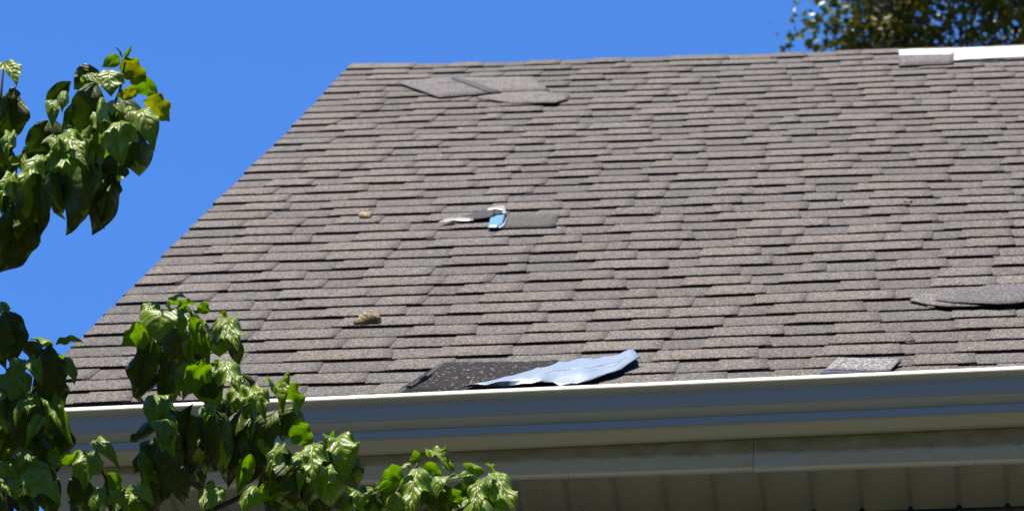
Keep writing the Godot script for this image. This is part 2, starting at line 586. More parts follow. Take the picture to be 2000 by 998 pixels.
	obj("wall", done(st), M.siding, h)
	st = begin()
	box(st, Vector3(LEFT + 0.28, 0.0, back + 0.245), Vector3(RIGHT, EAVE - 0.1, back + 0.42))
	obj("wall", done(st), M.siding, h)
	for xw in [[LEFT + 0.28, LEFT + 0.45], [RIGHT - 0.3, RIGHT - 0.12]]:
		st = begin()
		var prof := [Vector2(0, -0.45), Vector2(sy + 0.2, -0.45), Vector2(top.y - 0.25, top.z), Vector2(EAVE - 0.1, back + 0.45), Vector2(0, back + 0.45)]
		var fa := []
		var fb := []
		for p in prof:
			fa.append(Vector3(xw[0], p.x, p.y))
			fb.append(Vector3(xw[1], p.x, p.y))
		for f in [[fa, 1], [fb, -1]]:
			for k in [[0, 1, 2], [0, 2, 4], [2, 3, 4]]:
				for q in (k if f[1] == 1 else [k[2], k[1], k[0]]):
					st.set_color(Color.WHITE)
					st.set_uv(Vector2(f[0][q].z, f[0][q].y))
					st.add_vertex(f[0][q])
		obj("gable_wall", done(st), M.siding, h)
	st = begin()
	var v1 := ridge - 0.05
	for q in [[Vector3(x0 - 0.002, 0, 0), Vector3(x0 + 0.022, 0, 0)]]:
		var xa: float = q[0].x
		var xb: float = q[1].x
		var pa := [rp(xa, 0.02, -0.034), rp(xa, v1, -0.034), rp(xa, v1, -0.2), rp(xa, 0.02, -0.16)]
		var pb := [rp(xb, 0.02, -0.034), rp(xb, v1, -0.034), rp(xb, v1, -0.2), rp(xb, 0.02, -0.16)]
		quad(st, pa[3], pa[2], pa[1], pa[0], Color.WHITE)
		quad(st, pb[0], pb[1], pb[2], pb[3], Color.WHITE)
		for k in 4:
			quad(st, pa[k], pa[(k + 1) % 4], pb[(k + 1) % 4], pb[k], Color.WHITE)
	obj("rake_board", done(st), M.white, h)

func build_gutter(h: Node3D) -> void:
	# outline of the gutter, (z, y) from its top front edge, outside first
	var prof := [Vector2(0.112, 0.001), Vector2(0.116, 0.0030), Vector2(0.120, 0.0020), Vector2(0.1225, -0.001), Vector2(0.1275, -0.0120), Vector2(0.1272, -0.0142), Vector2(0.121, -0.0165), Vector2(0.1145, -0.0225), Vector2(0.1115, -0.031), Vector2(0.1100, -0.043), Vector2(0.1088, -0.056), Vector2(0.1055, -0.066), Vector2(0.0975, -0.0745), Vector2(0.0865, -0.0855), Vector2(0.0885, -0.0865), Vector2(0.0885, -0.107), Vector2(0.0865, -0.1095), Vector2(0.083, -0.1105), Vector2(0.022, -0.1105), Vector2(0.016, -0.108), Vector2(0.0145, 0.0)]
	var st := begin()
	var xs := []
	var left := LEFT - 0.02
	for i in 33:
		xs.append(lerpf(left, RIGHT, i / 32.0))
	for i in 32:
		for k in prof.size() - 1:
			var p: Vector2 = prof[k]
			var q: Vector2 = prof[k + 1]
			var d := (q - p).normalized().orthogonal() * 0.0012
			var pts := []
			for c in [[xs[i], p], [xs[i], q], [xs[i + 1], q], [xs[i + 1], p]]:
				pts.append(Vector3(c[0], gutter_y(c[0]) + c[1].y + 0.0006 * noise.get_noise_1d(c[0] * 200.0), c[1].x))
			var tv := float(k) / 8.0
			quad(st, pts[1], pts[0], pts[3], pts[2], Color(0.62, 0.61, 0.54) if k >= 16 else Color.WHITE, Vector2(xs[i] / 1.1, tv + 0.1), Vector2(xs[i] / 1.1, tv), Vector2(xs[i + 1] / 1.1, tv), Vector2(xs[i + 1] / 1.1, tv + 0.1))  # underside faces darkened in the vertex colour to stand in for shade
			var off := Vector3(0, -d.y, -d.x)
			if k > 2 and k < 19:
				quad(st, pts[2] + off, pts[3] + off, pts[0] + off, pts[1] + off, Color.WHITE)
	# end cap
	for k in range(1, prof.size() - 1):
		for e in [left, RIGHT]:
			var tri := [prof[0], prof[k], prof[k + 1]]
			if e == RIGHT:
				tri.reverse()
			for q in tri:
				st.set_color(Color.WHITE)
				st.set_uv(Vector2(0.3, 0.3))
				st.add_vertex(Vector3(e, gutter_y(e) + q.y, q.x))
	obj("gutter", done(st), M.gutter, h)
	# downspout from the outlet, with ribs, and an elbow back to the wall
	st = begin()
	var a := upright(91, 930, 0.046).x
	var b := upright(134, 930, 0.046).x
	var y1 := gutter_y(a) - 0.110
	var outline := []
	var wdt := b - a
	for k in 9:
		outline.append(Vector2(a + wdt * k / 8.0, 0.046 + (0.004 if k % 2 else 0.0)))
	for k in 9:
		outline.append(Vector2(b - wdt * k / 8.0, -0.004 - (0.004 if k % 2 else 0.0)))
	var stops := [[y1, 0.0], [y1 - 0.035, 0.0], [y1 - 0.20, -0.245], [0.25, -0.245]]
	for j in 3:
		for k in outline.size():
			var p: Vector2 = outline[k]
			var q: Vector2 = outline[(k + 1) % outline.size()]
			quad(st, Vector3(q.x, stops[j][0], q.y + stops[j][1]), Vector3(q.x, stops[j + 1][0], q.y + stops[j + 1][1]), Vector3(p.x, stops[j + 1][0], p.y + stops[j + 1][1]), Vector3(p.x, stops[j][0], p.y + stops[j][1]), Color.WHITE, Vector2(p.x, 0.3), Vector2(p.x, 0.4), Vector2(q.x, 0.4), Vector2(q.x, 0.3))
	obj("downspout", done(st), M.gutter, h)

func build_soffit(h: Node3D, low: float) -> void:
	var y := low + 0.006
	var zf := -0.012
	var zb := -0.222
	var soffit := group_part("soffit", h)
	soffit.position = Vector3(0, y, 0)
	var first := level(1204, 975, y).x
	var pitch := (level(1969, 975, y).x - first) / 8.0
	var k := -11
	while first + pitch * k < RIGHT - 0.1:
		var xa := first + pitch * k
		var xb := xa + pitch
		var st := begin()
		var g := 0.0085
		var deep := 0.010
		var pr := [[xa, deep], [xa + g * 0.35, deep], [xa + g, 0.0], [xb - g, 0.0], [xb - g * 0.35, deep], [xb, deep]]
		for i in 5:
			var p: Array = pr[i]
			var q: Array = pr[i + 1]
			quad(st, Vector3(q[0], y + q[1], zf), Vector3(q[0], y + q[1], zb), Vector3(p[0], y + p[1], zb), Vector3(p[0], y + p[1], zf), Color.WHITE)
			quad(st, Vector3(p[0], y + p[1] + 0.0012, zf), Vector3(p[0], y + p[1] + 0.0012, zb), Vector3(q[0], y + q[1] + 0.0012, zb), Vector3(q[0], y + q[1] + 0.0012, zf), Color.WHITE)
		var o := obj("soffit_panel", done(st), M.soffit, soffit)
		if k == -1 or k == -2 or k == -6 or k == -7:
			# the band of vent holes, a hair below the panel
			st = begin()
			var va := xa + 0.13 * pitch
			var vb := xa + 0.70 * pitch
			var r := 0.0175
			quad(st, Vector3(vb, y - 0.0006, zf - 0.012), Vector3(vb, y - 0.0006, zb + 0.004), Vector3(va, y - 0.0006, zb + 0.004), Vector3(va, y - 0.0006, zf - 0.012), Color.WHITE, Vector2(vb, 0) / r, Vector2(vb, zb) / r, Vector2(va, zb) / r, Vector2(va, 0) / r)
			obj("vent_band", done(st), M.vented, soffit)
		k += 1
	# channel that carries the panels along the wall
	var st2 := begin()
	box(st2, Vector3(LEFT + 0.29, y - 0.034, zb - 0.020), Vector3(RIGHT - 0.01, y - 0.003, zb - 0.006))
	obj("frieze_channel", done(st2), M.soffit, soffit)

# ------------------------------------------------------------------ loose things on the roof
func build_debris() -> void:
	var bk := Color(0.6, 0.58, 0.56)
	var o := thing("flipped_shingle", "black gritty shingle back with pale blue film curling over the gutter edge", "shingle", roof(1000, 735))
	sheet("bitumen_sheet", [768, 768, 0.012, 850, 768, 0.010, 930, 766, 0.010, 1010, 764, 0.010, 1075, 762, 0.010], [860, 709, 0.012, 905, 707.5, 0.011, 960, 706.5, 0.010, 1020, 706, 0.010, 1090, 703, 0.010], M.bitumen, o, Color.WHITE, bk, 0.004, 0.002)
	sheet("folded_edge", [766, 768, 0.012, 800, 752, 0.021, 832, 732, 0.024, 860, 709, 0.014], [778, 768.5, 0.012, 808, 756, 0.013, 840, 736, 0.013, 866, 710, 0.012], M.plain, o, Color(0.10, 0.095, 0.09), Color(0.05, 0.05, 0.05), 0.003, 0.0, 2)
	var fl := Color(0.165, 0.215, 0.275)
	sheet("film", [905, 757.5, 0.014, 960, 757, 0.017, 1008, 751, 0.021, 1050, 746, 0.026, 1080, 747, 0.020, 1092, 753, 0.015, 1140, 746, 0.018, 1200, 726, 0.022, 1251, 699, 0.026], [905, 756, 0.016, 962, 750.5, 0.026, 1012, 741, 0.031, 1056, 732, 0.034, 1088, 726, 0.032, 1108, 724, 0.030, 1150, 719, 0.031, 1202, 708, 0.032, 1244, 691, 0.034], M.film, o, fl, Color(0.03, 0.03, 0.03), 0.0025, 0.012, 7)
	sheet("film", [905, 756, 0.016, 962, 750.5, 0.026, 1012, 741, 0.031, 1056, 732, 0.034, 1088, 726, 0.032, 1108, 724, 0.030, 1150, 719, 0.031, 1202, 708, 0.032, 1244, 691, 0.034], [945, 747, 0.013, 985, 740, 0.013, 1020, 731, 0.014, 1060, 718, 0.015, 1090, 706.5, 0.015, 1120, 703, 0.016, 1160, 701.5, 0.018, 1200, 697, 0.022, 1238, 683, 0.027], M.film, o, fl, Color(0.03, 0.03, 0.03), 0.0025, 0.012, 7)
	sheet("film_back", [1078, 752, 0.010, 1105, 756, 0.006, 1155, 750, 0.007, 1205, 733, 0.008, 1248, 706, 0.010], [1090, 740, 0.010, 1115, 738, 0.010, 1160, 728, 0.014, 1200, 712, 0.010, 1238, 696, 0.012], M.plain, o, Color(0.03, 0.03, 0.03), Color(0.03, 0.03, 0.03), 0.002, 0.004, 3)
	o = thing("film_scrap", "crumpled white, grey and blue plastic scrap stuck halfway up the roof", "scrap", roof(930, 425))
	sheet("pale_tail", [855, 436, 0.012, 885, 433, 0.012, 925, 432.5, 0.012], [872, 427, 0.014, 895, 424.5, 0.016, 925, 426, 0.016], M.film, o, Color(0.24, 0.235, 0.215), Color(0.3, 0.3, 0.3), 0.002, 0.008)
	sheet("grey_fold", [897, 425.5, 0.014, 930, 429, 0.016, 962, 424, 0.020], [915, 418, 0.016, 945, 408.5, 0.022, 968, 406, 0.026], M.plain, o, Color(0.04, 0.042, 0.05), Color(0.05, 0.05, 0.06), 0.002, 0.005)
	sheet("white_rim", [950, 411, 0.024, 968, 408.5, 0.026, 980, 410, 0.024, 982, 418, 0.022], [952, 406.5, 0.028, 968, 403.5, 0.030, 985, 402, 0.028, 990, 417, 0.022], M.film, o, Color(0.20, 0.205, 0.205), Color(0.3, 0.3, 0.3), 0.002, 0.004, 3)
	sheet("grey_pocket", [955, 418, 0.018, 970, 419, 0.018, 982, 417, 0.018], [955, 409, 0.024, 970, 408, 0.024, 981, 409.5, 0.022], M.plain, o, Color(0.045, 0.045, 0.042), Color(0.1, 0.1, 0.1), 0.002, 0.003, 3)
	sheet("blue_flap", [952, 445, 0.013, 968, 445, 0.013, 980, 440, 0.014], [958, 426, 0.018, 970, 421, 0.020, 986, 420, 0.020], M.film, o, Color(0.075, 0.19, 0.28), Color(0.1, 0.2, 0.3), 0.002, 0.006)
	sheet("white_rim", [972, 444, 0.014, 979, 440, 0.015, 984, 434, 0.017], [978, 445, 0.013, 986, 440, 0.014, 992, 421, 0.018], M.film, o, Color(0.22, 0.225, 0.22), Color(0.3, 0.3, 0.3), 0.002, 0.003, 2)
	o = thing("grey_scrap", "light grey shingle scrap with a blue strip lying above the gutter", "scrap", roof(1685, 715))
	sheet("scrap_sheet", [1612, 722, 0.013, 1675, 723.5, 0.012, 1738, 725.5, 0.012], [1640, 697.5, 0.012, 1700, 700, 0.012, 1762, 700.5, 0.012], M.shingle, o, Color(0.34, 0.335, 0.325), Color(0.03, 0.03, 0.03), 0.004, 0.001)
	sheet("blue_strip", [1603, 730, 0.012, 1665, 729.5, 0.011, 1725, 727, 0.011], [1612, 721.5, 0.011, 1675, 722.5, 0.010, 1732, 725, 0.010], M.plain, o, Color(0.06, 0.085, 0.17), Color(0.05, 0.06, 0.1), 0.002, 0.001, 2)
	var grp := "tan foam crumbs scattered on the shingles"
	chunk("foam_crumb", "flat pale tan crumb high on the shingles left of the plastic scrap", 713, 422, Vector3(0.046, 0.040, 0.034), Color(0.55, 0.40, 0.22), 3, grp)
	chunk("foam_crumb", "brown angular crumb, the largest one, low on the shingles", 718, 625.5, Vector3(0.058, 0.058, 0.044), Color(0.50, 0.37, 0.19), 8, grp)
	chunk("foam_crumb", "tiny tan crumb at the far right of the shingles", 1775, 396, Vector3(0.024, 0.03, 0.02), Color(0.36, 0.25, 0.13), 21, grp)
	chunk("white_chip", "tiny white chip in the upper middle of the shingles", 1246, 367, Vector3(0.012, 0.014, 0.012), Color(0.5, 0.5, 0.48), 41, "")
	chunk("orange_bit", "small orange bit peeking over the gutter lip", 1363, 740.5, Vector3(0.03, 0.008, 0.012), Color(0.6, 0.16, 0.05), 31, "")

# ------------------------------------------------------------------ trees
func leaf_mesh(arch: float, fold: float, wave: float, curl: float, seed_: int) -> ArrayMesh:
	# stalk at the origin, tip at +y 1, upper side towards +z, 1 wide at scale 1
	var nx := 8
	var ny := 14
	var n := FastNoiseLite.new()
	n.seed = seed_
	n.frequency = 1.6
	var grid := []
	for j in ny + 1:
		var t := float(j) / ny
		var wd := 0.5 * pow(sin(PI * pow(t, 0.72)), 0.85) if t > 0.0 and t < 1.0 else 0.0
		wd *= 1.0 - 0.25 * smoothstep(0.7, 1.0, t)
		var line := []
		for i in nx + 1:
			var s := 2.0 * i / nx - 1.0
			var z := arch * 2.6 * t * pow(1.0 - t, 1.35) * 1.6
			z += absf(s) * fold * wd * 2.0 - curl * s * s * wd * wd * 3.0
			z += wave * s * absf(s) * sin(t * 15.0 + seed_ + (1.5 if s > 0 else 0.0)) * wd * 2.0
			z += 0.05 * n.get_noise_2d(s * 1.2, t * 1.5)
			z -= 0.10 * smoothstep(0.75, 1.0, t) * curl * 6.0 * (t - 0.75)
			var x := s * wd * (1.0 - 0.35 * fold) + 0.06 * sin(t * 3.0 + seed_) * t
			line.append([Vector3(x, t, z), Vector2((s + 1) * 0.5, t)])
		grid.append(line)
	var st := begin()
	st.set_smooth_group(0)
	for j in ny:
		for i in nx:
			for k in [[j, i], [j + 1, i], [j + 1, i + 1], [j, i], [j + 1, i + 1], [j, i + 1]]:
				st.set_uv(grid[k[0]][k[1]][1])
				st.add_vertex(grid[k[0]][k[1]][0])
	st.index()
	st.generate_normals()
	st.generate_tangents()
	return st.commit()

var leaf_meshes := []

func put_leaf(b: Vector3, t: Vector3, width: float, face: Vector3, kind: int, parent: Node3D, variant: int) -> void:
	var y := t - b
	var z := (face - y.normalized() * face.dot(y.normalized())).normalized()
	var x := y.normalized().cross(z)
	var o := MeshInstance3D.new()
	o.name = numbered("leaf", parent)
	o.mesh = leaf_meshes[variant % leaf_meshes.size()]
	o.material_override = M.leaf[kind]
	parent.add_child(o, true)
	var p: Node = parent
	var shift := Vector3.ZERO
	while p != self and p is Node3D:
		shift += (p as Node3D).position
		p = p.get_parent()
	o.transform = Transform3D(Basis(x * width, y, z * y.length()), b - shift)

# one row per leaf: stalk x, y, tip x, y, width (pixels of the photograph), manner
# manner 0 hangs in shade, 1 faces up into the sun, 2 yellow with the light coming through, 3 green with light through
func leaves(rows: Array, depth: float, parent: Node3D) -> void:
	for r in rows:
		var d := depth + rng.randf_range(-0.06, 0.06)
		var px: float = Vector2(r[0], r[1]).distance_to(Vector2(r[2], r[3]))
		var len_m := px / FOCAL * d
		var lean := 0.0
		var face := -ax
		var kind := 0
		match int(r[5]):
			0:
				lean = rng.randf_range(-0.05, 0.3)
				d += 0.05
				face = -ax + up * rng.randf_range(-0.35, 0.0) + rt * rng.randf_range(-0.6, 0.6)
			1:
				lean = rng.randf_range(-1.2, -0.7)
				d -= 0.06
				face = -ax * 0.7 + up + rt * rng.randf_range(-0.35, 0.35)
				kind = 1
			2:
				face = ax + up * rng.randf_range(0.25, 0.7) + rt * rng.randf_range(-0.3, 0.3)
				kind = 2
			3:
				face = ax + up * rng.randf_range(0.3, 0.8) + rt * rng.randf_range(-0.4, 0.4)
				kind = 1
		var b := at(r[0], r[1], d)
		var t := at(r[2], r[3], d + lean * len_m)
		put_leaf(b, t, r[4] / FOCAL * d * 1.30, face, kind, parent, rng.randi())

func filler(cx: float, cy: float, rx: float, ry: float, count: int, depth: float, parent: Node3D) -> void:
	for k in int(count * 1.8):
		var a := rng.randf() * TAU
		var q := sqrt(rng.randf())
		var x := cx + cos(a) * q * rx
		var y := cy + sin(a) * q * ry
		var l := rng.randf_range(70, 120)
		var w := l * rng.randf_range(0.5, 0.72)
		var sw := rng.randf_range(-0.45, 0.45)
		var d := depth + rng.randf_range(0.08, 0.34)
		var b := at(x, y - l * 0.5, d)
		var t := at(x + sw * l, y + l * 0.5, d + rng.randf_range(-0.02, 0.04))
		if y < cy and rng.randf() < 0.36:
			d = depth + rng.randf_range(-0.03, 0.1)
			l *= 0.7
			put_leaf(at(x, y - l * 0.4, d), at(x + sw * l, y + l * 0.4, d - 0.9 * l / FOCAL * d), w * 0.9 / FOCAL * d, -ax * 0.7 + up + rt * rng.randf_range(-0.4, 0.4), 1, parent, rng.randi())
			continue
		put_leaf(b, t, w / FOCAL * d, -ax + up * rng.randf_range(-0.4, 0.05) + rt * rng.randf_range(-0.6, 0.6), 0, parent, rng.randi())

func limb(pts: Array, r0: float, r1: float, parent: Node3D, called := "branch") -> MeshInstance3D:
	var st := begin()
	var rad := []
	for i in pts.size():
		rad.append(lerpf(r0, r1, float(i) / (pts.size() - 1)))
	tube(st, pts, rad, 7)
	return obj(called, done(st), M.bark, parent)

func build_dogwood() -> void:
	for k in 9:
		leaf_meshes.append(leaf_mesh([0.10, 0.22, 0.34][k % 3], [0.22, 0.42, 0.1][k / 3], [0.10, 0.05, 0.14][(k + k / 3) % 3], [0.4, 0.2, 0.7][(k * 2) % 3], k + 1))
	var foot := Vector3(-1.95, 0.0, 2.05)
	var tree := thing("dogwood_tree", "dogwood with large drooping glossy leaves in front of the gutter", "tree", foot)
	var d := 8.45
	var fork := at(255, 1330, d + 0.1)
	limb([foot, foot + Vector3(0.05, 1.6, 0.02), foot + Vector3(-0.02, 3.0, 0.0), fork], 0.085, 0.03, tree, "trunk")
	var b1 := limb([fork, at(282, 1120, d + 0.05), at(303, 990, d + 0.2), at(319, 850, d + 0.16), at(328, 740, d + 0.06), at(338, 640, d + 0.04), at(345, 607, d)], 0.009, 0.002, tree)
	var b2 := limb([at(303, 990, d + 0.03), at(350, 920, d + 0.08), at(405, 882, d + 0.06), at(470, 800, d + 0.04), at(520, 765, d)], 0.0065, 0.002, tree)
	var b3 := limb([at(282, 1120, d + 0.05), at(360, 1020, d + 0.05), at(450, 980, d + 0.05), at(520, 942, d + 0.04), at(600, 900, d), at(645, 868, d)], 0.0075, 0.002, tree)
	var b4 := limb([fork, at(430, 1160, d), at(620, 1050, d), at(760, 985, d), at(812, 915, d - 0.02), at(816, 905, d - 0.02)], 0.012, 0.002, tree)
	var b5 := limb([at(620, 1050, d), at(800, 1040, d), at(910, 990, d - 0.02), at(950, 935, d - 0.02)], 0.006, 0.002, tree)
	var b6 := limb([fork, at(120, 1220, d), at(30, 1060, d + 0.1), at(10, 940, d + 0.15), at(40, 820, d + 0.15), at(80, 730, d + 0.1), at(100, 675, d)], 0.010, 0.0018, tree)
	var b7 := limb([fork + Vector3(-0.01, 0, 0), at(60, 1150, d + 0.1), at(-150, 900, d + 0.1), at(-160, 640, d + 0.15), at(-60, 520, d + 0.2), at(20, 450, d + 0.2), at(105, 360, d + 0.24), at(190, 270, d + 0.2), at(232, 180, d + 0.06), at(243, 120, d)], 0.012, 0.0018, tree)
	var b8 := limb([at(-160, 640, d + 0.1), at(-90, 460, d + 0.05), at(-40, 330, d), at(-5, 230, d), at(5, 130, d)], 0.009, 0.002, tree)
	var b9 := limb([at(120, 1220, d), at(200, 1080, d), at(215, 1000, d), at(205, 935, d - 0.03), at(178, 882, d - 0.04)], 0.006, 0.0018, tree)
	# upper left spray
	leaves([[214, 136, 212, 186, 50, 1], [190, 136, 141, 174, 42, 0], [232, 110, 197, 132, 22, 3], [240, 116, 258, 87, 7, 3], [236, 114, 224, 91, 4, 3], [236, 118, 287, 158, 36, 2], [252, 158, 311, 194, 34, 3], [278, 196, 332, 237, 42, 2], [266, 218, 298, 294, 46, 1], [234, 236, 231, 322, 60, 1], [268, 174, 226, 192, 22, 2],
		[190, 318, 126, 464, 52, 0], [212, 328, 177, 461, 46, 0], [222, 350, 202, 448, 36, 0], [236, 300, 222, 394, 62, 0], [268, 272, 266, 346, 48, 0], [78, 325, 77, 476, 74, 0], [98, 335, 120, 418, 36, 0], [62, 425, 28, 506, 46, 0], [22, 395, -4, 538, 80, 0], [137, 158, 87, 204, 30, 0], [124, 178, 118, 216, 20, 1], [104, 196, 99, 251, 24, 1], [92, 234, 52, 302, 38, 0],
		[104, 260, 117, 324, 46, 0], [118, 262, 164, 306, 42, 1], [150, 262, 168, 312, 28, 1], [82, 302, 36, 370, 42, 1], [132, 308, 172, 331, 13, 1], [185, 160, 150, 265, 56, 0], [225, 195, 200, 300, 60, 0], [170, 255, 172, 360, 58, 0], [215, 250, 185, 345, 40, 3], [256, 240, 250, 330, 50, 0], [160, 160, 205, 172, 20, 1], [212, 200, 240, 225, 22, 1], [200, 190, 188, 250, 18, 1]], d, b7)
	filler(195, 250, 52, 62, 11, d, b7)
	filler(120, 325, 60, 50, 9, d, b7)
	leaves([[4, 124, 33, 166, 38, 1], [16, 176, 8, 280, 58, 0], [31, 168, 28, 236, 22, 0], [22, 260, 14, 312, 28, 1], [-4, 296, 22, 332, 14, 2], [56, 330, -4, 322, 22, 3], [30, 342, 0, 416, 28, 1], [-8, 250, -2, 330, 50, 0], [5, 340, 10, 420, 52, 0]], d, b8)
	filler(-20, 300, 34, 130, 12, d, b8)
	# lower left
	leaves([[8, 606, 20, 716, 52, 0], [0, 618, 4, 722, 42, 0], [103, 672, 56, 661, 11, 3], [107, 674, 161, 667, 18, 3], [50, 666, 79, 712, 32, 0], [97, 672, 124, 792, 64, 0], [127, 698, 143, 748, 26, 1], [42, 703, 20, 752, 30, 1], [46, 716, 80, 752, 34, 1], [36, 728, 50, 768, 18, 1], [95, 712, 97, 768, 20, 3], [66, 788, 26, 834, 24, 1], [82, 816, 52, 872, 26, 1], [100, 788, 141, 874, 30, 1], [102, 876, 108, 918, 20, 3],
		[28, 878, 70, 908, 36, 1], [0, 888, 40, 905, 26, 2], [48, 922, 114, 984, 52, 1], [4, 942, 36, 978, 38, 1], [20, 905, 52, 930, 26, 3], [90, 760, 95, 860, 50, 0], [50, 775, 40, 880, 52, 0], [15, 750, 8, 850, 52, 0], [60, 850, 90, 935, 48, 0], [112, 690, 108, 760, 34, 3], [0, 590, 14, 612, 18, 1]], d, b6)
	filler(55, 800, 55, 75, 12, d, b6)
	filler(35, 950, 50, 50, 7, d, b6)
	leaves([[174, 884, 112, 908, 26, 3], [171, 884, 167, 957, 56, 1], [182, 862, 232, 916, 25, 1], [214, 922, 226, 968, 34, 3], [146, 925, 166, 1004, 42, 0], [196, 955, 176, 1004, 30, 1], [240, 960, 200, 985, 26, 1], [240, 975, 290, 1000, 30, 3], [262, 955, 300, 990, 26, 1]], d - 0.03, b9)
	filler(215, 1000, 60, 30, 6, d, b9)
	# middle spray
	leaves([[328, 605, 304, 669, 74, 1], [303, 590, 277, 628, 32, 1], [332, 606, 362, 577, 30, 1], [344, 606, 384, 592, 15, 3], [394, 614, 401, 586, 20, 3], [292, 636, 236, 676, 44, 3], [302, 648, 276, 795, 58, 0], [336, 655, 324, 812, 52, 0], [374, 618, 411, 712, 30, 3], [394, 630, 405, 682, 20, 1], [440, 620, 462, 684, 38, 1], [428, 618, 446, 677, 30, 1], [424, 611, 442, 626, 12, 2], [418, 628, 430, 698, 48, 0], [456, 662, 466, 714, 28, 0],
		[410, 708, 351, 778, 46, 3], [405, 716, 420, 802, 58, 0], [434, 702, 464, 762, 44, 1], [416, 704, 441, 726, 15, 3], [350, 640, 340, 720, 50, 0], [385, 640, 380, 710, 48, 0], [360, 615, 352, 660, 26, 1], [268, 850, 252, 862, 14, 0], [308, 826, 253, 862, 20, 0], [312, 858, 256, 925, 40, 0], [278, 880, 283, 970, 20, 1], [330, 790, 320, 920, 52, 0], [300, 920, 290, 1010, 44, 0], [345, 860, 350, 990, 50, 0]], d, b1)
	filler(345, 690, 40, 55, 7, d, b1)
	filler(320, 880, 30, 90, 5, d, b1)
	filler(322, 900, 34, 80, 4, d - 0.2, b1)
	leaves([[488, 758, 521, 818, 44, 1], [528, 758, 554, 808, 42, 1], [540, 752, 583, 818, 36, 3], [576, 792, 545, 862, 46, 0], [480, 756, 498, 838, 20, 3], [470, 800, 443, 954, 48, 0], [490, 886, 464, 967, 26, 3], [376, 788, 390, 952, 52, 0], [420, 800, 430, 930, 54, 0], [500, 800, 482, 952, 52, 0], [460, 745, 468, 800, 34, 1], [540, 800, 520, 900, 48, 0], [445, 790, 440, 880, 46, 0], [556, 872, 526, 938, 28, 1], [414, 938, 390, 1000, 26, 1], [432, 952, 408, 994, 30, 1], [410, 790, 400, 830, 26, 1]], d, b2)
	filler(455, 830, 60, 70, 10, d, b2)
	leaves([[652, 856, 674, 944, 58, 1], [610, 866, 612, 940, 52, 1], [602, 884, 569, 902, 26, 1], [571, 830, 610, 872, 38, 3], [640, 858, 638, 996, 78, 0], [644, 872, 652, 839, 12, 3], [560, 900, 570, 1000, 60, 0], [600, 900, 600, 1000, 62, 0], [530, 920, 540, 1005, 50, 0], [672, 880, 690, 960, 40, 0], [500, 950, 470, 1000, 34, 1], [590, 930, 584, 965, 20, 1], [690, 955, 702, 1000, 36, 1], [540, 940, 500, 985, 30, 3]], d, b3)
	filler(590, 960, 70, 40, 9, d, b3)
	leaves([[818, 913, 804, 1006, 50, 1], [815, 906, 808, 878, 22, 3], [784, 913, 744, 937, 28, 3], [787, 924, 734, 966, 25, 3], [801, 904, 782, 917, 14, 1], [838, 892, 882, 924, 28, 1], [864, 896, 889, 920, 15, 3], [830, 904, 866, 942, 25, 3], [872, 934, 850, 974, 30, 1], [728, 954, 700, 968, 20, 1], [700, 972, 714, 1004, 28, 3], [770, 930, 760, 1010, 60, 0], [826, 918, 838, 1010, 50, 0], [860, 940, 862, 1020, 50, 0], [735, 960, 730, 1020, 44, 0]], d - 0.02, b4)
	filler(790, 1000, 60, 30, 6, d, b4)
	leaves([[932, 934, 871, 936, 20, 1], [946, 922, 901, 906, 20, 3], [958, 926, 946, 906, 12, 1], [935, 936, 932, 1006, 34, 1], [955, 928, 956, 1014, 48, 0], [962, 922, 1004, 1004, 44, 1], [882, 954, 902, 988, 24, 3], [905, 940, 900, 1010, 50, 0], [968, 940, 984, 1004, 30, 3], [920, 930, 905, 960, 22, 3]], d - 0.02, b5)
	filler(925, 1010, 50, 22, 6, d, b5)
	# the rest of the crown, below and left of the view
	var mm := MultiMesh.new()
	mm.transform_format = MultiMesh.TRANSFORM_3D
	mm.mesh = leaf_meshes[1]
	var spots := []
	while spots.size() < 420:
		var low := rng.randf() < 0.6
		var p := at(rng.randf_range(-300, 950), rng.randf_range(1090, 1600), d + rng.randf_range(-0.5, 0.6)) if low else at(rng.randf_range(-800, -120), rng.randf_range(350, 1300), d + rng.randf_range(-0.4, 0.6))
		var hang := Vector3(rng.randf_range(-0.5, 0.5), -1, rng.randf_range(-0.5, 0.5)).normalized() * rng.randf_range(0.08, 0.13)
		var z := hang.normalized().cross(Vector3(rng.randf_range(-1, 1), 0.2, rng.randf_range(-1, 1))).normalized()
		var x := hang.normalized().cross(z)
		spots.append(Transform3D(Basis(x * hang.length() * 0.55, hang, z * hang.length()), p - foot))
	mm.instance_count = spots.size()
	for i in spots.size():
		mm.set_instance_transform(i, spots[i])
	var fo := MultiMeshInstance3D.new()
	fo.name = "foliage"
	fo.multimesh = mm
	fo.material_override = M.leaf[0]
	fo.set_meta("kind", "stuff")
	tree.add_child(fo, true)

